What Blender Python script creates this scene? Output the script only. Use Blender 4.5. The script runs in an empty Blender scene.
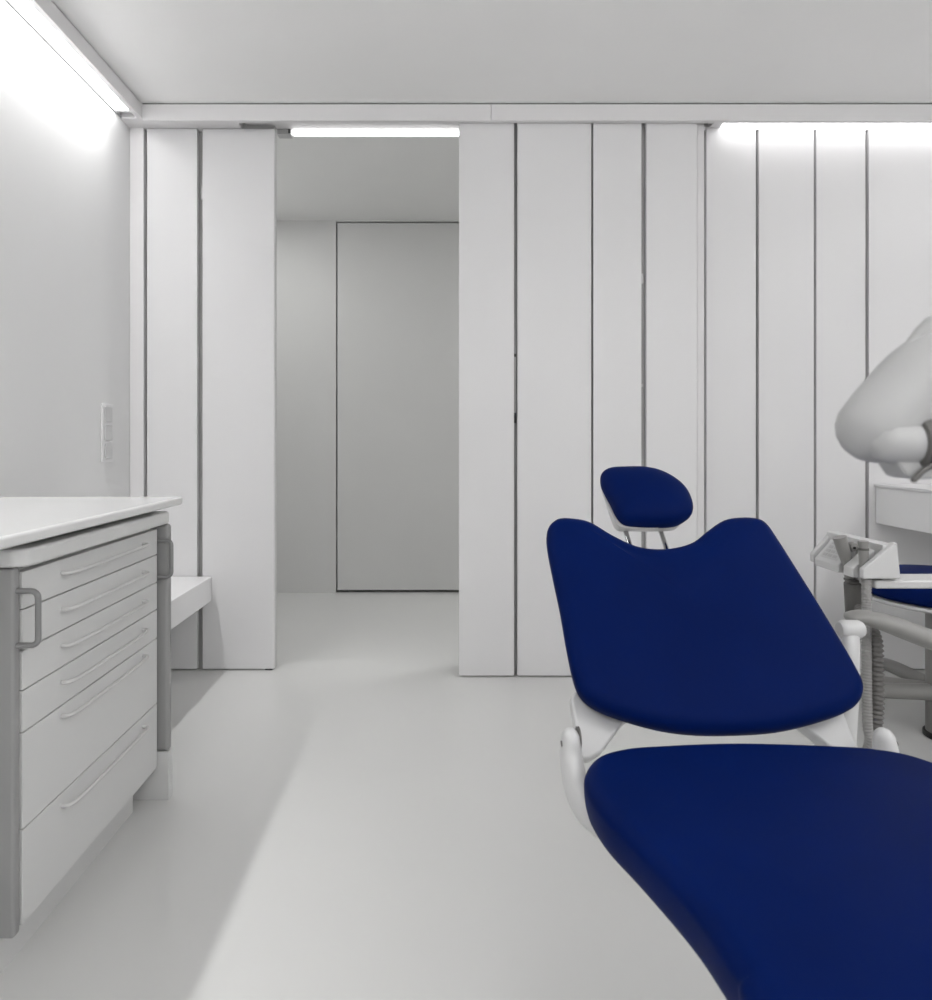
import bpy, bmesh, math, random
from mathutils import Vector, Matrix
random.seed(3)
PI = math.pi
col = bpy.context.scene.collection
F, CX, CY, H = 650.0, 436.0, 440.0, 1.08   # focal length in px, principal point, eye height

# ---------------------------------------------------------------- materials
def mat(name, rgb, rough=.5, metal=0.0, coat=0.0, bump=0.0, bscale=200, var=0.0, vscale=3.0, emit=None, spec=.5, sheen=0.0):
    m = bpy.data.materials.new(name); m.use_nodes = True
    nt = m.node_tree; b = nt.nodes['Principled BSDF']
    b.inputs['Base Color'].default_value = (*rgb, 1)
    b.inputs['Roughness'].default_value = rough
    b.inputs['Metallic'].default_value = metal
    b.inputs['Coat Weight'].default_value = coat
    b.inputs['Specular IOR Level'].default_value = spec
    if sheen:
        b.inputs['Sheen Weight'].default_value = sheen
        b.inputs['Sheen Roughness'].default_value = .4
        b.inputs['Sheen Tint'].default_value = (.9, .75, .8, 1)
    if emit:
        b.inputs['Emission Color'].default_value = (1, 1, 1, 1)
        b.inputs['Emission Strength'].default_value = emit
    tc = nt.nodes.new('ShaderNodeTexCoord')
    n = nt.nodes.new('ShaderNodeTexNoise'); n.inputs['Scale'].default_value = vscale
    n.inputs['Detail'].default_value = 5
    nt.links.new(tc.outputs['Object'], n.inputs['Vector'])
    if var:
        r = nt.nodes.new('ShaderNodeValToRGB')
        r.color_ramp.elements[0].position = .3; r.color_ramp.elements[1].position = .7
        r.color_ramp.elements[0].color = (*[c * (1 - var) for c in rgb], 1)
        r.color_ramp.elements[1].color = (*[min(1, c * (1 + var)) for c in rgb], 1)
        nt.links.new(n.outputs['Fac'], r.inputs['Fac']); nt.links.new(r.outputs['Color'], b.inputs['Base Color'])
    if bump:
        n2 = nt.nodes.new('ShaderNodeTexNoise'); n2.inputs['Scale'].default_value = bscale
        nt.links.new(tc.outputs['Object'], n2.inputs['Vector'])
        bp = nt.nodes.new('ShaderNodeBump'); bp.inputs['Strength'].default_value = bump
        bp.inputs['Distance'].default_value = .001
        nt.links.new(n2.outputs['Fac'], bp.inputs['Height']); nt.links.new(bp.outputs['Normal'], b.inputs['Normal'])
    return m

M = dict(
    wall=mat('wall_paint', (.70, .70, .70), .6, bump=.15, bscale=60, var=.01),
    ceil=mat('ceiling_paint', (.86, .855, .85), .8, bump=.1, bscale=80, var=.01),
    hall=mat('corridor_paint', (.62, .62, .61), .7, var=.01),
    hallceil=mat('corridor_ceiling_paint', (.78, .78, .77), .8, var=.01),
    counter=mat('counter_lacquer', (.86, .86, .86), .4, var=.01),
    panel=mat('white_lacquer', (.72, .715, .72), .38, bump=.05, bscale=30, var=.008),
    trim=mat('white_trim', (.72, .71, .715), .45, var=.008),
    gap=mat('recess_grey', (.50, .50, .495), .3, spec=.6, var=.05),
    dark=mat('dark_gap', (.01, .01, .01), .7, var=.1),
    floor=mat('resin_floor', (.61, .61, .60), .13, spec=.5, bump=.03, bscale=5, var=.012, vscale=1.5),
    cab=mat('cabinet_lacquer', (.62, .62, .615), .4, var=.008),
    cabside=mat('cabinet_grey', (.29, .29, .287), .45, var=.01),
    top=mat('counter_solid', (.72, .72, .715), .14, coat=.3, var=.01),
    handle=mat('grey_metal_handle', (.24, .24, .24), .4, metal=.2, var=.02),
    whandle=mat('white_handle', (.56, .555, .55), .35, var=.01),
    blue=mat('blue_leatherette', (.0008, .0085, .072), .5, bump=.12, bscale=500, var=.08, vscale=6, spec=.035),
    shell=mat('white_plastic', (.56, .56, .56), .28, coat=.2, var=.01),
    shell3=mat('lamp_plastic', (.40, .40, .40), .45, var=.01),
    shell2=mat('matt_white_plastic', (.50, .50, .50), .5, var=.02),
    grey=mat('light_grey_plastic', (.24, .236, .228), .42, var=.02),
    dgrey=mat('grey_plastic', (.10, .097, .092), .5, var=.03),
    hose=mat('grey_hose', (.14, .135, .13), .55, var=.06, vscale=20),
    lhose=mat('pale_hose', (.27, .265, .26), .55, var=.04, vscale=20),
    chrome=mat('chrome', (.6, .6, .6), .15, metal=1.0, var=.02),
    black=mat('black_rubber', (.012, .012, .012), .6, var=.1),
    glow=mat('lamp_diffuser', (1, 1, 1), .5, emit=6.5),
    glow_strip=mat('lamp_diffuser_strip', (1, 1, 1), .5, emit=2.8),
    glow_side=mat('lamp_diffuser_hall', (1, 1, 1), .5, emit=3.0),
    ink=mat('grey_print', (.42, .42, .42), .5, var=.02),
)

# ---------------------------------------------------------------- mesh helpers
def bx(bm, x0, x1, y0, y1, z0, z1, bev=0.0, seg=2):
    ret = bmesh.ops.create_cube(bm, size=1.0)
    vs = ret['verts']
    for v in vs:
        v.co = Vector(((x0 + x1) / 2 + v.co.x * (x1 - x0), (y0 + y1) / 2 + v.co.y * (y1 - y0), (z0 + z1) / 2 + v.co.z * (z1 - z0)))
    if bev:
        es = list({e for v in vs for e in v.link_edges})
        bmesh.ops.bevel(bm, geom=es, offset=bev, segments=seg, profile=.5, affect='EDGES')
    return bm

def prism(bm, pts, vec, bev=0.0, seg=2):
    """closed polygon pts (3-D) extruded along vec"""
    a = [bm.verts.new(p) for p in pts]; vec = Vector(vec)
    b = [bm.verts.new(Vector(p) + vec) for p in pts]
    fs = [bm.faces.new(a), bm.faces.new(list(reversed(b)))]
    n = len(pts)
    for i in range(n):
        fs.append(bm.faces.new((a[i], b[i], b[(i + 1) % n], a[(i + 1) % n])))
    bmesh.ops.recalc_face_normals(bm, faces=fs)
    if bev:
        es = list({e for f in fs for e in f.edges})
        bmesh.ops.bevel(bm, geom=es, offset=bev, segments=seg, profile=.5, affect='EDGES', clamp_overlap=True)
    return bm

def smooth_path(P, n=8, closed=False):
    P = [Vector(p) for p in P]; out = []; N = len(P)
    rng = range(N) if closed else range(N - 1)
    for i in rng:
        if closed:
            p0, p1, p2, p3 = P[i - 1], P[i], P[(i + 1) % N], P[(i + 2) % N]
        else:
            p0, p1, p2, p3 = P[max(i - 1, 0)], P[i], P[i + 1], P[min(i + 2, N - 1)]
        for k in range(n):
            t = k / n
            out.append(.5 * ((2 * p1) + (p2 - p0) * t + (2 * p0 - 5 * p1 + 4 * p2 - p3) * t * t + (3 * p1 - p0 - 3 * p2 + p3) * t ** 3))
    if not closed: out.append(P[-1])
    return out

def sweep(bm, path, rad, segs=20, squash=1.0, up=(0, 0, 1), round_ends=False):
    """tube along path; rad float or list; squash scales the section along 'side' axis"""
    n = len(path); rad = [rad] * n if not hasattr(rad, '__len__') else list(rad)
    path = [Vector(p) for p in path]
    if round_ends:
        t0 = (path[0] - path[1]).normalized(); t1 = (path[-1] - path[-2]).normalized()
        pre, prr, post, por = [], [], [], []
        for k in range(5, 0, -1):
            a = k / 5.5 * PI / 2
            pre.append(path[0] + t0 * rad[0] * math.sin(a)); prr.append(rad[0] * math.cos(a))
        for k in range(1, 6):
            a = k / 5.5 * PI / 2
            post.append(path[-1] + t1 * rad[-1] * math.sin(a)); por.append(rad[-1] * math.cos(a))
        path = pre + path + post; rad = prr + rad + por; n = len(path)
    rings = []; nrm = None
    for i in range(n):
        t = (path[min(i + 1, n - 1)] - path[max(i - 1, 0)]).normalized()
        if nrm is None:
            u = Vector(up)
            nrm = (u - t * u.dot(t))
            if nrm.length < 1e-3: nrm = Vector((1, 0, 0)) - t * t.x
            nrm.normalize()
        else:
            nrm = (nrm - t * nrm.dot(t)).normalized()
        bi = t.cross(nrm)
        rings.append([bm.verts.new(path[i] + nrm * (rad[i] * math.cos(2 * PI * k / segs)) + bi * (rad[i] * squash * math.sin(2 * PI * k / segs))) for k in range(segs)])
    fs = []
    for a, b in zip(rings, rings[1:]):
        for k in range(segs):
            fs.append(bm.faces.new((a[k], a[(k + 1) % segs], b[(k + 1) % segs], b[k])))
    fs.append(bm.faces.new(list(reversed(rings[0])))); fs.append(bm.faces.new(rings[-1]))
    bmesh.ops.recalc_face_normals(bm, faces=fs)
    return bm

def lathe(bm, prof, c, segs=40, axis='Z'):
    """prof: (r, h) pairs from bottom to top"""
    rings = []
    for r, h in prof:
        ring = []
        for k in range(segs):
            a = 2 * PI * k / segs
            p = (r * math.cos(a), r * math.sin(a), h)
            if axis == 'X': p = (h, p[0], p[1])
            if axis == 'Y': p = (p[0], h, p[1])
            ring.append(bm.verts.new((c[0] + p[0], c[1] + p[1], c[2] + p[2])))
        rings.append(ring)
    fs = []
    for a, b in zip(rings, rings[1:]):
        for k in range(segs):
            fs.append(bm.faces.new((a[k], a[(k + 1) % segs], b[(k + 1) % segs], b[k])))
    fs.append(bm.faces.new(list(reversed(rings[0])))); fs.append(bm.faces.new(rings[-1]))
    bmesh.ops.recalc_face_normals(bm, faces=fs)
    return bm

def cushion(bm, outline, n, thick, rnd, dome, dip=0.0, full=0.0):
    """upholstered pad: closed 3-D outline (widest line), n = outward normal, rounded rim and domed face"""
    n = Vector(n).normalized(); P = [Vector(p) for p in outline]
    c = sum(P, Vector()) / len(P)
    R = sum((p - c).length for p in P) / len(P)
    N = len(P); inn = []
    for i in range(N):                       # inward direction by local outline normal, mixed with the centre direction
        t = (P[(i + 1) % N] - P[i - 1]).normalized(); d = n.cross(t)
        if d.dot(c - P[i]) < 0: d = -d
        inn.append(d)
    rings = []
    def ring(off, sc, h):
        rings.append([bm.verts.new(c + (p + d * off - c) * sc + n * h) for p, d in zip(P, inn)])
    ring(rnd * .55, .5, -thick)
    ring(rnd * .5, .98, -thick)
    for k in range(1, 6):
        a = k / 5 * PI / 2
        ring(rnd * .5 * (1 - math.sin(a)), 1, -thick + (thick) * (1 - math.cos(a)) )
    if full:
        for k in range(1, 20):
            a = k / 20 * PI / 2
            ring(0, math.cos(a) ** .8, full * math.sin(a) ** .85)
    for k in range(1, 9):
        if full: break
        a = k / 8 * PI / 2
        ring(rnd * (1 - math.cos(a)), 1, rnd * .8 * math.sin(a))
    for k in range(1, 15):
        if full: break
        s = 1 - k / 15
        ring(rnd, s, rnd * .8 + dome * (1 - s ** 2) - dip * math.exp(-(s / .5) ** 2))
    top = bm.verts.new(c + n * (full or (rnd * .8 + dome - dip)))
    fs = []
    for a, b in zip(rings, rings[1:]):
        for k in range(N):
            fs.append(bm.faces.new((a[k], a[(k + 1) % N], b[(k + 1) % N], b[k])))
    for k in range(N):
        fs.append(bm.faces.new((rings[-1][k], rings[-1][(k + 1) % N], top)))
    fs.append(bm.faces.new(list(reversed(rings[0]))))
    bmesh.ops.recalc_face_normals(bm, faces=fs)
    return bm

def obj(name, bm, m, parent=None, sharp=40):
    me = bpy.data.meshes.new(name); bm.to_mesh(me); bm.free()
    me.materials.append(m)
    me.shade_smooth(); me.set_sharp_from_angle(angle=math.radians(sharp))
    o = bpy.data.objects.new(name, me); col.objects.link(o)
    if sharp == 40:
        w_ = o.modifiers.new('normals', 'WEIGHTED_NORMAL'); w_.keep_sharp = True; w_.weight = 100
    if parent:
        o.parent = parent
        r = parent
        while r.parent: r = r.parent
        me.transform(Matrix.Translation(-r.location))   # things sit at their base; parts are written in world coordinates
        if parent is not r: pass
    return o

def thing(name, label, cat, loc=(0, 0, 0), group=None):
    o = bpy.data.objects.new(name, None); col.objects.link(o)
    o.location = loc; o.empty_display_size = .1
    o['label'] = label; o['category'] = cat
    if group: o['group'] = group
    return o

def tag(o, label, cat, group=None):
    o['label'] = label; o['category'] = cat
    if group: o['group'] = group
    return o

def struct(name, bm, m, parent=None):
    o = obj(name, bm, m, parent)
    if not parent: o['kind'] = 'structure'
    return o

def Bx(*a, **k): return bx(bmesh.new(), *a, **k)

def on_y(px, py, Y): return Vector(((px - CX) * Y / F, Y, H - (py - CY) * Y / F))
def on_plane(px, py, p0, n):
    d = Vector(((px - CX) / F, 1, -(py - CY) / F)); o = Vector((0, 0, H)); n = Vector(n)
    return o + d * ((Vector(p0) - o).dot(n) / d.dot(n))

# ---------------------------------------------------------------- the room
XL, XR, YB = -1.436, 3.0, 4.60
HC, ZH = 2.60, 2.634
struct('floor', Bx(-1.6, 3.2, -1.6, 4.8, -.08, 0), M['floor'])
struct('ceiling', Bx(-1.6, 3.2, -1.6, 3.10, HC, HC + .1), M['ceil'])
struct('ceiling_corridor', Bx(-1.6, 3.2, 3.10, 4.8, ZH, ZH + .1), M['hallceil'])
struct('wall_left', Bx(XL - .12, XL, -1.6, 4.8, 0, 2.75), M['wall'])
struct('wall_right', Bx(XR, XR + .12, -1.6, 4.8, 0, 2.75), M['wall'])
struct('wall_front', Bx(-1.6, 3.2, -1.72, -1.6, 0, 2.75), M['wall'])
# wall at the end of the corridor, with the flush door let into it
dx0, dx1, dz0, dz1 = (336 - CX) * YB / F, .42, .0, H + (CY - 221.5) * YB / F
bm = bmesh.new()
bx(bm, -1.6, dx0, YB, YB + .12, 0, 2.75); bx(bm, dx1, 3.2, YB, YB + .12, 0, 2.75); bx(bm, dx0, dx1, YB, YB + .12, dz1, 2.75)
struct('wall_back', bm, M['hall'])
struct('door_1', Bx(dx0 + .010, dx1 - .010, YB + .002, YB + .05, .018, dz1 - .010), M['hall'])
struct('trim_1', Bx(dx0, dx1, YB + .07, YB + .11, 0, dz1), M['dark'])
# grey recess wall behind the vertical panels
struct('wall_recess_left', Bx(XL, -.765, 3.085, 3.12, 0, 2.60), M['gap'])
struct('wall_recess_right', Bx(.125, XR, 3.085, 3.12, 0, 2.60), M['gap'])
struct('trim_2', Bx(XL + .001, (144 - CX) * 3.05 / F, 3.045, 3.084, 0, 2.545, bev=.002), M['trim'])       # corner post
struct('trim_3', Bx((697.0 - CX) * 2.987 / F, (704 - CX) * 2.99 / F, 2.987, 3.084, 0.008, 2.545, bev=.002), M['trim'])   # post between the panel groups

for n_, (a_, b_, g_) in {'trim_13': (512, 520, .26), 'trim_14': (639, 649, .38)}.items():     # lighter strips added across two of the gaps to brighten them
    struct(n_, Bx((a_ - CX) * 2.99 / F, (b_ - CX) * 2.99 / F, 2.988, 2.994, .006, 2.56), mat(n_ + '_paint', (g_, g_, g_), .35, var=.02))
# fascia along the ceiling, dark strips above it paint the shadow line
xs = (491 - CX) * 2.93 / F
bm = bmesh.new(); bx(bm, -1.325, xs - .0008, 2.93, 2.955, 2.520, 2.594, bev=.001); struct('trim_4', bm, M['trim'])
struct('trim_5', Bx(xs + .0008, XR, 2.93, 2.955, 2.520, 2.594, bev=.001), M['trim'])
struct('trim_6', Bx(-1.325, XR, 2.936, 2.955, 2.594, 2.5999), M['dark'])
struct('trim_7', Bx(-1.35, -1.325, -1.5, 2.955, 2.530, 2.594, bev=.001), M['trim'])
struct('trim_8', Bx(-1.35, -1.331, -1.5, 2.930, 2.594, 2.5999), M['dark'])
# soffit filler with a mitred end, to the left of the sliding track recess
bm = bmesh.new()
prism(bm, [(-1.35, 2.956, 2.543), ((236 - CX) * 2.956 / F, 2.956, 2.543), ((241 - CX) * 3.05 / F, 3.084, 2.543), (-1.436, 3.084, 2.543), (-1.436, 2.956, 2.543)], (0, 0, .05))
struct('trim_9', bm, M['trim'])
struct('trim_10', Bx(XL + .0005, XL + .006, -1.5, 3.04, 2.545, 2.552), M['cabside'])     # thin metal edge under the wall lamp
# back edge of the track recess above the doorway and its soffit
bm = bmesh.new(); bx(bm, -.90, 1.21, 3.06, 3.12, 2.572, 2.5999)
struct('trim_11', bm, M['trim'])
struct('trim_12', Bx(1.205, XR, 3.052, 3.082, 2.536, 2.552, bev=.001), M['trim'])     # ledge under the right-hand lamp

# ---------------------------------------------------------------- vertical panels
def panel(px0, px1, y0, z1, label, th=.024, name='vertical_panel', hooks=()):
    x0, x1 = (px0 - CX) * y0 / F, (px1 - CX) * y0 / F
    o = tag(obj(name, Bx(x0, x1, y0, y0 + th, .006, z1, bev=.0015), M['panel']), label, 'panel', 'white vertical wall panels')
    for (pz0, pz1, side, m) in hooks:        # latch plates on the edge, seen in the gap
        xe = x1 if side > 0 else x0
        z_a, z_b = H - (pz1 - CY) * (y0 + .02) / F, H - (pz0 - CY) * (y0 + .02) / F
        bm = Bx(min(xe, xe + side * .011), max(xe, xe + side * .011), y0 + .010, y0 + .022, z_a, z_b, bev=.001)
        h = obj('latch_plate', bm, M[m]); h.parent = o
    return o
panel(147, 197, 3.05, 2.542, 'narrow white vertical panel beside the left wall, above the low bench')
panel(202.5, 274, 3.05, 2.540, 'white sliding panel with free edge on the left of the corridor doorway', hooks=((187, 200, -1, 'shell'),))
panel(459, 514, 2.962, 2.56, 'white vertical panel forming the right edge of the corridor doorway', hooks=((354, 357, 1, 'black'), (357, 413, 1, 'lhose'), (413, 423, 1, 'black')))
panel(517.5, 591.3, 2.962, 2.56, 'wide white vertical panel behind the upper left corner of the blue backrest')
panel(593.3, 641.5, 2.962, 2.56, 'narrow white vertical panel directly behind the blue headrest', hooks=((274, 284, 1, 'shell'), (384, 387, 1, 'shell')))
panel(646.5, 697, 2.962, 2.56, 'white vertical panel right of the headrest, last of the forward row')
panel(706.5, 756, 3.05, 2.542, 'first white vertical panel under the right ceiling lamp, its dim end')
panel(759, 814, 3.05, 2.542, 'white vertical panel behind the tip of the suction tube holder')
panel(816.5, 865.5, 3.05, 2.542, 'white vertical panel partly hidden by the overhead lamp arm and suction holder')
panel(869, 1000, 3.05, 2.542, 'wide white panel above and behind the floating wall counter')
tag(obj('track_shoe', Bx((265 - CX) * 3.05 / F, (272 - CX) * 3.05 / F, 3.051, 3.07, 0, .006), M['dark']), 'small dark floor guide under the sliding panel corner by the doorway', 'guide')

# ---------------------------------------------------------------- lamps
t = thing('ceiling_lamp', 'long bright cove lamp running along the top of the left wall', 'lamp', (-1.39, 1.0, 2.55))
obj('housing', Bx(XL + .001, -1.352, -1.45, 2.925, 2.566, 2.592), M['trim'], t)
obj('diffuser', Bx(XL + .012, -1.354, -1.45, 2.905, 2.556, 2.565, bev=.002), M['glow'], t)
obj('end_cap', Bx(XL + .004, -1.352, 2.907, 2.925, 2.553, 2.5655, bev=.002), M['trim'], t)
x0 = (716 - CX) * 3.0 / F
t = thing('ceiling_lamp', 'bright strip lamp over the white panels at the right of the back wall', 'lamp', (2.0, 3.0, 2.545))
obj('housing', Bx(x0, XR - .02, 2.958, 3.05, 2.568, 2.592), M['trim'], t)
obj('diffuser', Bx(x0 + .04, XR - .03, 2.960, 3.046, 2.549, 2.567, bev=.002), M['glow_strip'], t)
bm = bmesh.new(); prism(bm, [(x0 + .004, 2.957, 2.545), (x0 + .038, 2.957, 2.545), (x0 + .038, 3.05, 2.545), (x0 - .016, 3.05, 2.545)], (0, 0, .022), bev=.001)
obj('end_cap', bm, M['trim'], t)
t = thing('ceiling_lamp', 'slim white tube lamp across the top of the corridor doorway', 'lamp', (-.3, 3.1, 2.55))
xa, xb = (277 - CX) * 3.125 / F, .9
obj('housing', Bx(xa, xb, 3.140, 3.17, 2.570, 2.60, bev=.003), M['trim'], t)
obj('diffuser', Bx((292 - CX) * 3.125 / F, xb - .04, 3.125, 3.160, 2.554, 2.574, bev=.006, seg=4), M['glow_side'], t)
e = obj('end_cap', Bx(xa, (291 - CX) * 3.125 / F, 3.122, 3.17, 2.549, 2.582, bev=.003), M['shell2'], t)
obj('clip', Bx((288.5 - CX) * 3.12 / F, (290.5 - CX) * 3.12 / F, 3.117, 3.1215, 2.553, 2.572), M['black'], t)

# ---------------------------------------------------------------- light switch
t = thing('light_switch', 'white three gang switch plate on the left wall above the counter', 'switch', (XL, 2.83, 1.11))
obj('frame', Bx(XL, XL + .008, 2.783, 2.875, .985, 1.237, bev=.002), M['panel'], t)
for k in range(3):
    z = 1.111 + (k - 1) * .079
    obj('rocker', Bx(XL + .0085, XL + .014, 2.799, 2.859, z - .033, z + .033, bev=.002), M['shell'], t)

# ---------------------------------------------------------------- left bench and right counter
tag(obj('bench', Bx(XL, -1.05, 2.15, 3.045, .327, .441, bev=.004), M['panel']), 'white floating bench shelf fixed to the left wall behind the drawer cabinet', 'bench')
t = thing('wall_counter', 'white floating counter box at the far right under the lamp arm', 'counter', (2.5, 2.6, .69))
obj('carcass', Bx(2.06, XR, 1.9, 3.045, .690, .858, bev=.003), M['counter'], t)
obj('worktop', Bx(2.052, XR, 1.9, 3.045, .8585, .874, bev=.004), M['panel'], t)

# ---------------------------------------------------------------- drawer cabinet
DX = -.83; Y0, Y1 = 1.303, 1.937
t = thing('drawer_cabinet', 'white clinic cabinet with six handled drawers under the counter', 'cabinet', (-1.1, 1.62, 0))
obj('carcass', Bx(XL + .002, DX - .022, Y0, Y1, .098, .828), M['cab'], t)
obj('plinth', Bx(XL + .002, DX - .05, Y0 - .5, Y1 - .05, 0, .0975), M['cab'], t)
zs = [.816, .739, .657, .576, .491, .297, .104]
for i in range(6):
    zt, zb = zs[i] - .0012, zs[i + 1] + .0012
    d = obj('drawer', Bx(DX - .021, DX, Y0 + .002, Y1 - .002, zb, zt, bev=.002), M['cab'], t)
    zh = (.785, .705, .624, .543, .469, .269)[i]
    ya, yb = 1.445, 1.835
    bm = bmesh.new()
    P = smooth_path([(DX - .002, ya - .004, zh), (DX + .016, ya, zh), (DX + .023, ya + .03, zh), (DX + .025, ya + .10, zh), (DX + .025, (ya + yb) / 2, zh), (DX + .025, yb - .10, zh), (DX + .023, yb - .03, zh), (DX + .016, yb, zh), (DX - .002, yb + .004, zh)], 6)
    sweep(bm, P, .0048, 12)
    h = obj('handle', bm, M['whandle']); h.parent = d; h.data.transform(Matrix.Translation((1.1, -1.62, 0)))
obj('back_panel', Bx(XL + .002, DX - .03, Y1 + .0005, Y1 + .010, .098, .828), M['cab'], t)
# rail that wraps round the top of the cabinet
bm = bmesh.new()
prism(bm, [(XL + .002, Y0 - .03, .8285), (DX + .0, Y0 - .03, .8285), (DX + .022, Y0 - .012, .8285), (DX + .027, Y0 + .02, .8285), (DX + .027, Y1 + .018, .8285), (DX + .018, Y1 + .036, .8285), (DX, Y1 + .042, .8285), (XL + .002, Y1 + .042, .8285)], (0, 0, .036), bev=.007, seg=3)
obj('top_rail', bm, M['cab'], t)
def dhandle(parent, y, z0=.672, z1=.780, out=.040):
    bm = bmesh.new(); x = DX - .008; r = .014
    P = [(x, y, z0), (x + out + .008 - r, y, z0)] + [(x + out + .008 - r + r * math.sin(a), y, z0 + r - r * math.cos(a)) for a in [k * PI / 12 for k in range(1, 7)]]
    P += [(x + out + .008 - r + r * math.cos(a), y, z1 - r + r * math.sin(a)) for a in [k * PI / 12 for k in range(0, 6)]] + [(x + out + .008 - r, y, z1), (x, y, z1)]
    sweep(bm, P, .0058, 14, up=(0, 1, 0))
    h = obj('pull_handle', bm, M['handle']); h.parent = parent; h.data.transform(Matrix.Translation((1.1, -1.62, 0)))
# near end: folded door, edge on, with its handle
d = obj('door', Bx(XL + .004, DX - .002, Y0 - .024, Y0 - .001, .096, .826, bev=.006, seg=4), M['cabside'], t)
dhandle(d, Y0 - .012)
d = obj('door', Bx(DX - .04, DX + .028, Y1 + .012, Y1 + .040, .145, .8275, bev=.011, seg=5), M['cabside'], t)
dhandle(d, Y1 + .004, out=.040)
obj('end_panel', Bx(XL + .002, DX + .028, Y1 + .012, Y1 + .042, 0, .1445, bev=.002), M['cab'], t)
tag(obj('countertop', Bx(XL + .001, -.791, .55, 2.035, .8785, .903, bev=.008, seg=4), M['top']), 'glossy white worktop with rounded corner on top of the drawer cabinet', 'countertop')
obj('spacer', Bx(XL + .002, DX - .02, Y0, Y1, .865, .878), M['dark'], t)

# ---------------------------------------------------------------- dental chair
AX = .53
CH = thing('dental_chair', 'reclined dental treatment chair with dark blue upholstery and white arms', 'dental chair', (AX, .9, 0))
# backrest
p0 = Vector((AX, 1.2, .54)); tv = Vector((0, .30, .34)).normalized(); nb = Vector((0, -tv.z, tv.y))
px = [(547, 545), (548, 529), (557, 520.5), (572, 520), (590, 524), (612, 537), (635, 547.5), (655, 550.5), (675, 549), (693, 543), (707, 532), (722, 522), (738, 519), (755, 520), (766, 526), (778, 543), (795, 570), (815, 602), (838, 640), (854, 668), (862, 686), (859, 701), (846, 712), (815, 723), (780, 731), (740, 734), (700, 734), (665, 730), (630, 721), (602, 711), (585, 700), (575, 684), (567, 650), (560, 610), (553, 577)]
out = smooth_path([on_plane(x, y, p0, nb) for x, y in px], 4, True)
obj('backrest', cushion(bmesh.new(), out, nb, .035, .030, .012, .008), M['blue'], CH, sharp=75)
# white shell behind the backrest
pb = p0 - nb * .04; c0 = sum(out, Vector()) / len(out)
sh = [c0 + (p - c0) * .95 - nb * .045 for p in out]
obj('back_shell', cushion(bmesh.new(), sh, -nb, .015, .02, .012), M['shell'], CH, sharp=75)
# seat and leg rest
p1 = Vector((AX, 1.0, .53))
L = [on_plane(x, y, p1, (0, 0, 1)) for x, y in [(650, 754), (620, 757), (597, 764), (585, 778), (586, 795), (602, 820), (634, 853), (670, 892), (694, 921), (714, 950), (737, 985), (751, 1012)]]
L += [Vector((.322, .45, .53)), Vector((.335, .2, .53)), Vector((.345, -.1, .53)), Vector((.36, -.30, .53)), Vector((.42, -.36, .53))]
seat = L + [Vector((AX, -.37, .53))] + [Vector((2 * AX + .02 - p.x, p.y, p.z)) for p in reversed(L)] + [Vector((AX, L[0].y + .012, .53))]
seat = smooth_path(seat, 5, True)
obj('seat', cushion(bmesh.new(), seat, (0, 0, 1), .05, .028, .006), M['blue'], CH, sharp=75)
sc = sum(seat, Vector()) / len(seat)
obj('seat_shell', cushion(bmesh.new(), [sc + (p - sc) * .83 - Vector((0, 0, .055)) for p in seat], (0, 0, -1), .01, .05, .02), M['shell'], CH, sharp=75)
bm = bmesh.new(); bx(bm, AX - .09, AX + .09, .62, .92, .05, .42, bev=.03, seg=4); obj('lift_column', bm, M['shell2'], CH)
bm = bmesh.new(); bx(bm, AX - .20, AX + .20, .15, 1.12, 0, .06, bev=.025, seg=4); obj('base', bm, M['shell2'], CH)
# brackets that carry the backrest, and the side arms of the seat
lb = [(571, 697), (580, 683), (640, 712), (624, 722), (613, 737), (602, 752), (590, 759.5), (580, 760), (577, 752), (577, 735)]
for s in (0, 1):
    P = [on_plane(x, y, p0 - nb * .040, nb) for x, y in lb]
    if s: P = [Vector((2 * AX - p.x, p.y, p.z)) for p in P]
    bm = bmesh.new(); prism(bm, P, -nb * .032, bev=.006, seg=3)
    obj('back_bracket', bm, M['shell'], CH)
    mx = (lambda x: 2 * AX - x) if s else (lambda x: x)
    bm = bmesh.new()
    P = smooth_path([(mx(.2445), 1.182, .535), (mx(.245), 1.175, .505), (mx(.249), 1.15, .465), (mx(.257), 1.12, .444), (mx(.272), 1.09, .434)], 6)
    sweep(bm, P, [.021 + .006 * math.sin(i / (len(P) - 1) * PI) for i in range(len(P))], 24, squash=.80, up=(0, 1, 0), round_ends=True)
    a = obj('side_arm', bm, M['shell'], CH)
    bm = bmesh.new(); lathe(bm, [(.0105, -.018), (.0125, -.016), (.0125, .0), (.010, .001)], (mx(.2315), 1.178, .556), 24, 'X') ; bm.free()
    bm = bmesh.new(); lathe(bm, [(.002, -.0007), (.0055, -.0007), (.0055, .0007), (.002, .0007)], (mx(.2272), 1.177, .530), 20, 'X')
    q = obj('pivot_cap', bm, M['dgrey']); q.parent = a; q.data.transform(Matrix.Translation((-AX, -.9, 0)))
    if s: continue
    bm = bmesh.new(); lathe(bm, [(.001, -.002), (.020, -.002), (.020, .002), (.001, .002)], (mx(.262), 1.195, .532), 28, 'X')
    q = obj('joint_disc', bm, M['dgrey']); q.parent = a; q.data.transform(Matrix.Translation((-AX, -.9, 0)))
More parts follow.
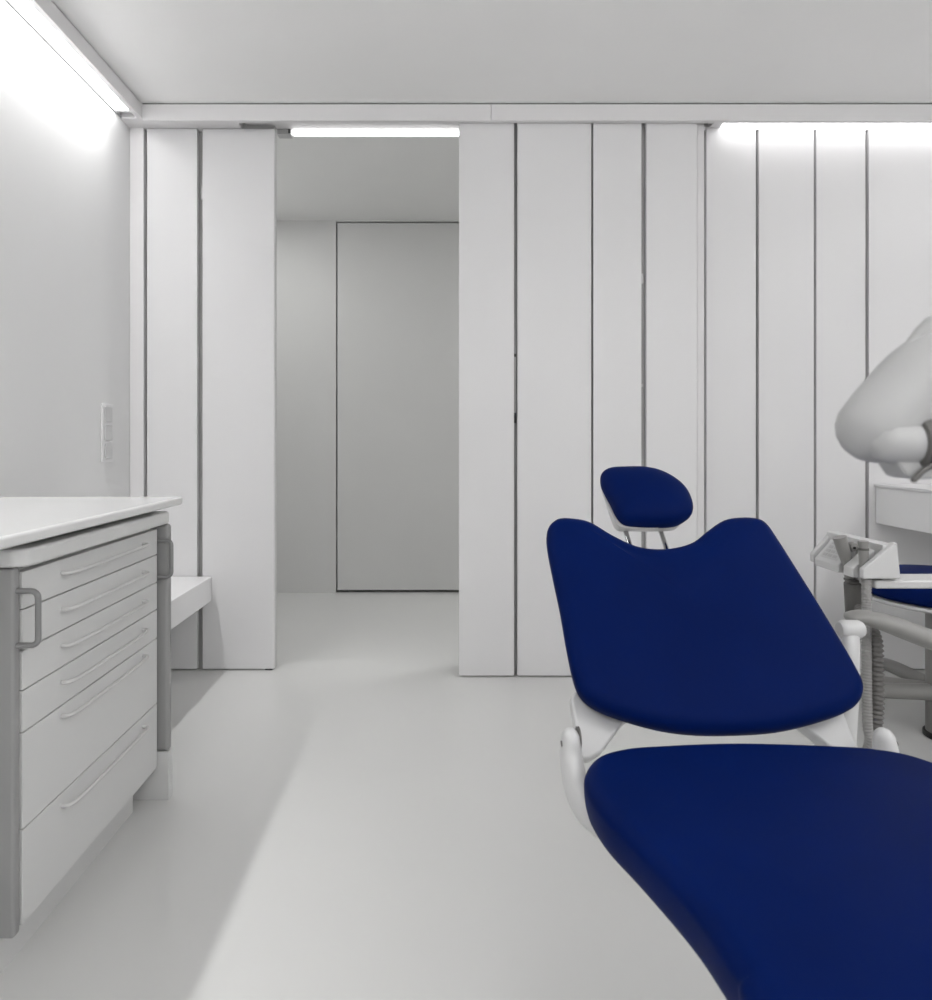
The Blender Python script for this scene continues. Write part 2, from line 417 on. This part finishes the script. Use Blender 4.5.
# armrest folded back on the far side of the backrest
bm = bmesh.new()
P = smooth_path([(.832, 1.32, .46), (.843, 1.33, .52), (.851, 1.335, .57), (.862, 1.35, .63), (.875, 1.37, .67), (.878, 1.375, .678)], 6)
sweep(bm, P, [0.020 - .004 * i / (len(P) - 1) for i in range(len(P))], 22, squash=.7, up=(1, 0, 0), round_ends=True)
a = obj('armrest', bm, M['shell'], CH)
bm = bmesh.new(); lathe(bm, [(.004, -.028), (.014, -.026), (.019, -.018), (.019, .014), (.015, .022), (.004, .024)], (.879, 1.375, .680), 28, 'X')
q = obj('armrest_knob', bm, M['shell']); q.parent = a; q.data.transform(Matrix.Translation((-AX, -.9, 0)))

# headrest: wing-shaped pad on a white shell and two chrome rods
nh = Vector((-.10, -.62, .78)).normalized(); ph = Vector((.54, 1.66, .915))
hp = [(600.5, 484), (601, 476), (608, 471.5), (622, 470.5), (642, 470.5), (660, 474), (676, 482), (687, 492), (692.5, 504), (692, 513), (684, 520), (674, 524), (656, 525), (638, 524.5), (624, 522.5), (616, 515), (610, 503), (604, 492)]
hl = smooth_path([on_plane(x, y, ph, nh) for x, y in hp], 5, True)
HR = obj('headrest', cushion(bmesh.new(), hl, nh, .02, .02, 0, full=.045), M['blue'], CH, sharp=80)
bk = ph - nh * .05
def hshell(pts, pl): return smooth_path([on_plane(x, y, pl, nh) for x, y in pts], 5, True)
A = hshell([(602, 492), (604, 482), (622, 476), (650, 478), (676, 490), (689, 508), (686, 519), (676, 526), (652, 528), (632, 528), (618, 525), (610, 510)], ph - nh * .012)
B = hshell([(605, 500), (608, 490), (624, 484), (650, 486), (672, 496), (683, 513), (680, 524), (672, 530.5), (652, 531.5), (632, 531.5), (617, 530.5), (611, 520)], ph - nh * .040)
bm = bmesh.new(); ra = [bm.verts.new(p) for p in A]; rb = [bm.verts.new(p) for p in B]
cB = sum(B, Vector()) / len(B); rc = [bm.verts.new(cB + (p - cB) * .8 - nh * .01) for p in B]
for u, w in ((ra, rb), (rb, rc)):
    for k in range(len(A)): bm.faces.new((u[k], u[(k + 1) % len(A)], w[(k + 1) % len(A)], w[k]))
bm.faces.new(ra); bm.faces.new(rc); bmesh.ops.recalc_face_normals(bm, faces=bm.faces)
q = obj('headrest_shell', bm, M['shell']); q.parent = HR; q.data.transform(Matrix.Translation((-AX, -.9, 0)))
for xa_, xb_ in ((625, 633), (660, 669)):
    bm = bmesh.new(); a_ = on_y(xa_, 529, 1.66); b_ = on_y(xb_, 556, 1.56)
    sweep(bm, [a_, b_, b_ + (b_ - a_) * .8], .0062, 16)
    q = obj('rod', bm, M['chrome']); q.parent = HR; q.data.transform(Matrix.Translation((-AX, -.9, 0)))
    bm = bmesh.new(); bx(bm, a_.x - .002, a_.x + .012, a_.y - .02, a_.y - .008, a_.z + .001, a_.z + .006, bev=.001)
    q = obj('rod_slot', bm, M['black']); q.parent = HR; q.data.transform(Matrix.Translation((-AX, -.9, 0)))

# ---------------------------------------------------------------- assistant's unit with suction holder
U = thing('assistant_unit', 'white suction holder head on a flat swivel arm beside the chair', 'dental unit', (1.62, 1.72, 0))
prof = [(1.110, .719), (1.110, .744), (1.190, .812), (1.199, .813), (1.2075, .7190)]
def wedge(bm, y0, y1, pr=prof, dx=0, dz=0, bev=.0035):
    prism(bm, [(x + dx, y0, z + dz) for x, z in pr], (0, y1 - y0, 0), bev=bev, seg=3)
bm = bmesh.new()
wedge(bm, 1.688, 1.706); wedge(bm, 1.732, 1.772, dz=-.006)
wedge(bm, 1.812, 1.925, [(1.122, .709), (1.120, .730), (1.172, .790), (1.199, .802), (1.205, .710)])
wedge(bm, 1.932, 1.95, [(1.122, .716), (1.120, .740), (1.174, .802), (1.199, .806), (1.205, .712)])
bx(bm, 1.168, 1.206, 1.70, 1.945, .714, .806, bev=.003)
hd = obj('holder_head', bm, M['shell'], U)
# keypad printed on the sloping face of the wide wing
sl = Vector((1.172 - 1.120, 0, .790 - .730)).normalized(); nn = Vector((-sl.z, 0, sl.x))
def on_slope(u, y, h): return Vector((1.120, y, .730)) + sl * u + nn * h
bm = bmesh.new(); prism(bm, [on_slope(.012, 1.83, .0002), on_slope(.074, 1.83, .0002), on_slope(.074, 1.908, .0002), on_slope(.012, 1.908, .0002)], nn * .0015, bev=.0004, seg=1)
q = obj('keypad', bm, M['shell2']); q.parent = hd; q.data.transform(Matrix.Translation((-1.62, -1.72, 0)))
for r_ in range(4):
    for c_ in range(3):
        bm = bmesh.new(); u, y = .018 + r_ * .014, 1.838 + c_ * .023
        prism(bm, [on_slope(u, y, .0018), on_slope(u + .009, y, .0018), on_slope(u + .009, y + .017, .0018), on_slope(u, y + .017, .0018)], nn * .001, bev=.0003, seg=1)
        q = obj('key', bm, M['ink']); q.parent = hd; q.data.transform(Matrix.Translation((-1.62, -1.72, 0)))
bm = bmesh.new(); lathe(bm, [(.002, -.014), (.011, -.012), (.014, 0), (.011, .012), (.002, .014)], (1.146, 1.79, .786), 20, 'Y')
q = obj('knob', bm, M['grey']); q.parent = hd; q.data.transform(Matrix.Translation((-1.62, -1.72, 0)))
bm = bmesh.new(); lathe(bm, [(.001, -.002), (.0035, -.002), (.0035, .001), (.001, .001)], (1.143, 1.775, .785), 14, 'Y')
q = obj('port', bm, M['black']); q.parent = hd; q.data.transform(Matrix.Translation((-1.62, -1.72, 0)))
obj('flat_arm', Bx(1.150, 1.66, 1.70, 1.79, .690, .7125, bev=.006, seg=3), M['shell'], U)
bm = bmesh.new()
P = smooth_path([(1.022, 1.60, .644), (1.055, 1.60, .643), (1.115, 1.59, .628), (1.19, 1.575, .600), (1.27, 1.57, .575), (1.40, 1.60, .56), (1.60, 1.70, .555)], 8)
sweep(bm, P, [.013 + .011 * min(1, i / 18) for i in range(len(P))], 24, squash=1.7, up=(0, 0, 1), round_ends=True)
obj('curved_arm', bm, M['grey'], U, sharp=60)
bm = bmesh.new(); lathe(bm, [(.05, .02), (.05, .90), (.045, .915), (.01, .92)], (1.62, 1.72, 0)); obj('post', bm, M['shell2'], U)
bm = bmesh.new(); lathe(bm, [(.19, 0), (.19, .012), (.16, .022), (.05, .028)], (1.62, 1.72, 0)); obj('base', bm, M['shell2'], U)

def ridged(P, r0, amp, pitch):
    """resample a path and give it the radii of a corrugated hose"""
    out, rad, s = [], [], 0.0; step = pitch / 4
    d = [0.0]
    for a, b in zip(P, P[1:]): d.append(d[-1] + (b - a).length)
    n = int(d[-1] / step); j = 0
    for i in range(n + 1):
        s = min(i * step, d[-1] - 1e-6)
        while d[j + 1] < s: j += 1
        t = (s - d[j]) / (d[j + 1] - d[j])
        out.append(P[j].lerp(P[j + 1], t)); rad.append(r0 + amp * (1, .2, -1, .2)[i % 4])
    return out, rad
# large suction tube
S = thing('suction_tube', 'thick grey suction handle with dark ribbed hose in the holder', 'suction tube', (1.12, 1.79, .72))
bm = bmesh.new()
P = smooth_path([on_y(839.5, 537, 1.79), on_y(844, 552, 1.79), on_y(848.5, 565, 1.79), on_y(850, 578, 1.79)], 6)
sweep(bm, P, [.0175 - .004 * i / (len(P) - 1) for i in range(len(P))], 24)
obj('handle', bm, M['grey'], S)
bm = bmesh.new(); a_ = on_y(853.5, 581, 1.79)
lathe(bm, [(.004, -.172), (.016, -.17), (.0235, -.012), (.0235, -.006), (.021, -.004), (.021, 0), (.0235, .002), (.0235, .006), (.004, .007)], a_, 28)
obj('connector', bm, M['dgrey'], S)
P = smooth_path([on_y(858, 606, 1.79), on_y(868, 624, 1.70), on_y(875, 640, 1.65), on_y(876.5, 660, 1.63), on_y(877, 700, 1.62), on_y(875, 728, 1.62), (1.09, 1.63, .30), (1.05, 1.66, .16), (1.0, 1.62, .06), (1.1, 1.62, .022), (1.3, 1.68, .02), (1.43, 1.71, .02)], 10)
bm = bmesh.new(); p_, r_ = ridged(P, .0145, .0028, .0115); sweep(bm, p_, r_, 18)
obj('hose', bm, M['hose'], S, sharp=80)
S = thing('suction_tube', 'slim grey suction handle with pale ribbed hose nearest the holder edge', 'suction tube', (1.13, 1.72, .72))
bm = bmesh.new()
P = smooth_path([on_y(863, 541, 1.719), on_y(863.5, 552, 1.719), on_y(864, 565, 1.719), on_y(866, 580, 1.719)], 6)
sweep(bm, P, [.0125 if i < 3 else .0118 for i in range(len(P))], 20)
obj('handle', bm, M['grey'], S)
bm = bmesh.new(); lathe(bm, [(.002, -.003), (.0132, -.003), (.0132, .003), (.002, .003)], on_y(863.3, 549, 1.719), 20); obj('collar', bm, M['dgrey'], S)
P = smooth_path([on_y(866.5, 579, 1.71), on_y(866.5, 612, 1.69), on_y(866.5, 645, 1.64), on_y(867, 690, 1.62), on_y(867.5, 725, 1.61), on_y(869, 745, 1.61), (1.05, 1.64, .22), (.97, 1.63, .07), (1.05, 1.55, .018), (1.3, 1.62, .016), (1.43, 1.69, .016)], 10)
bm = bmesh.new(); p_, r_ = ridged(P, .0110, .0012, .0075); sweep(bm, p_, r_, 16)
obj('hose', bm, M['lhose'], S, sharp=80)

# ---------------------------------------------------------------- stool behind
SX, SY = 1.848, 2.36
T = thing('stool', 'low stool with round dark blue cushion seen behind the suction arm', 'stool', (SX, SY, 0))
bm = bmesh.new(); lathe(bm, [(.22, .512), (.25, .516), (.262, .53), (.262, .550), (.25, .572), (.20, .590), (.12, .600), (.04, .603), (.002, .603)], (SX, SY, 0), 64); obj('cushion', bm, M['blue'], T, sharp=80)
bm = bmesh.new(); lathe(bm, [(.05, .465), (.17, .480), (.25, .494), (.265, .502), (.265, .511), (.20, .5115)], (SX, SY, 0), 64); obj('seat_pan', bm, M['shell'], T)
bm = bmesh.new(); lathe(bm, [(.062, .0), (.062, .012), (.058, .014), (.058, .44), (.05, .46)], (SX, SY, 0), 36); obj('column', bm, M['grey'], T)
bm = bmesh.new(); lathe(bm, [(.064, .0), (.066, .002), (.066, .018), (.0625, .02)], (SX, SY, 0), 36); obj('base_ring', bm, M['black'], T)
bm = bmesh.new()
lv = smooth_path([(SX - .16, SY - .21, .455), (SX - .19, SY - .25, .45), (SX - .20, SY - .26, .449)], 4)
sweep(bm, smooth_path([(SX - .02, SY - .05, .452), (SX - .10, SY - .2, .455), (SX - .15, SY - .25, .452)], 5), .006, 12, round_ends=True)
lev = obj('lever', bm, M['dgrey'], T)
bm = bmesh.new(); bx(bm, SX - .225, SX - .125, SY - .275, SY - .23, .436, .450, bev=.006, seg=3)
q = obj('paddle', bm, M['shell']); q.parent = lev; q.data.transform(Matrix.Translation((-SX, -SY, 0)))
for a in (160, 181, 95, 20, 320, 258):
    if a == 258: continue
    dx, dy = math.cos(math.radians(a)), math.sin(math.radians(a))
    if a == 181: dx, dy = dx * 1.14, dy * 1.14
    bm = bmesh.new()
    P = smooth_path([(SX + dx * .04, SY + dy * .04, .165), (SX + dx * .15, SY + dy * .15, .170), (SX + dx * .26, SY + dy * .26, .172), (SX + dx * .33, SY + dy * .33, .150), (SX + dx * .355, SY + dy * .355, .07)], 6)
    sweep(bm, P, [.030 - .010 * i / (len(P) - 1) for i in range(len(P))], 18, round_ends=True)
    lg = obj('leg', bm, M['grey'], T)
    bm = bmesh.new(); lathe(bm, [(.006, -.012), (.026, -.011), (.028, 0), (.026, .011), (.006, .012)], (SX + dx * .355, SY + dy * .355, .028), 24, 'X')
    q = obj('caster', bm, M['black']); q.parent = lg; q.data.transform(Matrix.Translation((-SX, -SY, 0)))

# ---------------------------------------------------------------- overhead lamp arm, close to the camera
YL = .60
W = thing('lamp_arm', 'thick smooth white swivel arm of the operating lamp at the right edge', 'lamp arm', (1.15, YL, 0))
A_ = lambda x, y, Y=YL: on_y(x, y, Y)
bm = bmesh.new()
ctl = [(877, 427, 36), (902, 402, 39), (932, 380, 45), (975, 365, 50), (1060, 350, 54)]
P = smooth_path([A_(x, y) for x, y, r in ctl] + [Vector((1.14, YL, 1.16))], 8)
rr = []
for i in range(len(P)):
    k = min(i / 8, 4.0); j = min(int(k), 3); f = k - j
    rr.append((ctl[j][2] * (1 - f) + ctl[j + 1][2] * f) * YL / F)
sweep(bm, P, rr, 40, up=(0, 1, 0), round_ends=True); obj('arm_cover', bm, M['shell3'], W, sharp=80)
bm = bmesh.new(); P = smooth_path([A_(908, 345), A_(918, 340), A_(930, 334), A_(945, 330), A_(990, 326)], 6)
sweep(bm, P, [.003 + .012 * min(1, i / 14) for i in range(len(P))], 20, round_ends=True); obj('cover_ridge', bm, M['shell3'], W, sharp=80)
c_ = A_(922, 443, .580)
bm = bmesh.new(); lathe(bm, [(.004, -.046), (.014, -.040), (.0185, -.030), (.0195, -.02), (.0195, -.006), (.017, 0), (.004, .002)], c_, 32, 'X')
pv = obj('pivot', bm, M['shell3'], W, sharp=60)
bm = bmesh.new(); bmesh.ops.create_cube(bm, size=.001); bm.free()
bm = bmesh.new(); lathe(bm, [(.0185, -.010), (.0225, -.008), (.0245, -.001), (.0225, .003), (.0185, .004)], c_, 32, 'X')  # dark ring stands in for the shadow gap round the pivot
q = obj('pivot_shadow_ring', bm, M['dgrey']); q.parent = pv; q.data.transform(Matrix.Translation((-1.15, -YL, 0)))
bm = bmesh.new()
prism(bm, [A_(898, 462, .57), A_(930, 455, .57), A_(945, 462, .57), A_(945, 478, .57), A_(920, 480, .57), A_(908, 477, .57)], (0, .03, 0), bev=.003, seg=3)
obj('yoke', bm, M['shell3'], W)
bm = bmesh.new(); sweep(bm, smooth_path([A_(914, 480, .565), A_(924, 470, .565), A_(940, 462, .565)], 5), .0025, 12, round_ends=True); obj('yoke_slot', bm, M['dgrey'], W)
bm = bmesh.new(); lathe(bm, [(.045, .02), (.045, 1.25), (.03, 1.27), (.004, 1.28)], (1.15, YL, 0)); obj('post', bm, M['shell3'], W)
bm = bmesh.new(); lathe(bm, [(.16, 0), (.16, .012), (.13, .02), (.045, .026)], (1.15, YL, 0)); obj('base', bm, M['shell3'], W)

# ---------------------------------------------------------------- light
def area(name, loc, rot, sx, sy, e, c=(1, 1, 1)):
    l = bpy.data.lights.new(name, 'AREA'); l.shape = 'RECTANGLE'; l.size = sx; l.size_y = sy; l.energy = e; l.color = c
    o = bpy.data.objects.new(name, l); o.location = loc; o.rotation_euler = rot; col.objects.link(o); return o
l_ = area('left_cove_light', (-1.385, .7, 2.5545), (0, 0, 0), .05, 4.2, 15); l_.data.spread = math.radians(100)
area('camera_side_fill', (.9, -1.55, 1.5), (math.radians(90), 0, 0), 3.0, 1.6, 6, (1, .99, .985))  # added soft frontal fill; the wall behind it has no window
area('ceiling_fill', (1.3, -.5, 1.9), (PI, 0, 0), 1.6, 1.2, 30)  # unseen fill aimed upwards, added to brighten the ceiling
area('right_fill', (2.9, .6, 2.54), (0, 0, 0), .12, 3.6, 16)  # added overhead fill along the right wall, no lamp modelled there
area('front_fill', (.8, -1.45, 2.54), (0, 0, 0), 4.0, .12, 18)  # unseen fill added high up behind the camera
area('corridor_fill', (-1.22, 3.7, 2.6), (0, 0, 0), .3, .6, 6.5)  # fill added to lift the corridor, hidden by the left panels
area('corridor_fill_right', (1.9, 3.9, 2.6), (0, 0, 0), 1.2, .5, 22)  # second added corridor fill, out of sight on the right
w = bpy.data.worlds.new('world'); bpy.context.scene.world = w; w.use_nodes = True
w.node_tree.nodes['Background'].inputs['Color'].default_value = (.98, .985, 1, 1)
w.node_tree.nodes['Background'].inputs['Strength'].default_value = 2.0

# ---------------------------------------------------------------- camera
cam = bpy.data.cameras.new('camera'); co = bpy.data.objects.new('camera', cam); col.objects.link(co)
co.location = (0, 0, H); co.rotation_euler = (PI / 2, 0, 0)
cam.sensor_fit = 'HORIZONTAL'; cam.sensor_width = 36; cam.lens = F / 932 * 36
cam.shift_x = (466 - CX) / 932; cam.shift_y = -(500 - CY) / 932
cam.dof.use_dof = True; cam.dof.focus_distance = 2.0; cam.dof.aperture_fstop = 6.5
cam.clip_start = .02
sc = bpy.context.scene; sc.camera = co
sc.view_settings.view_transform = 'Standard'; sc.view_settings.look = 'None'
sc.view_settings.exposure = .18
sc.cycles.diffuse_bounces = 6
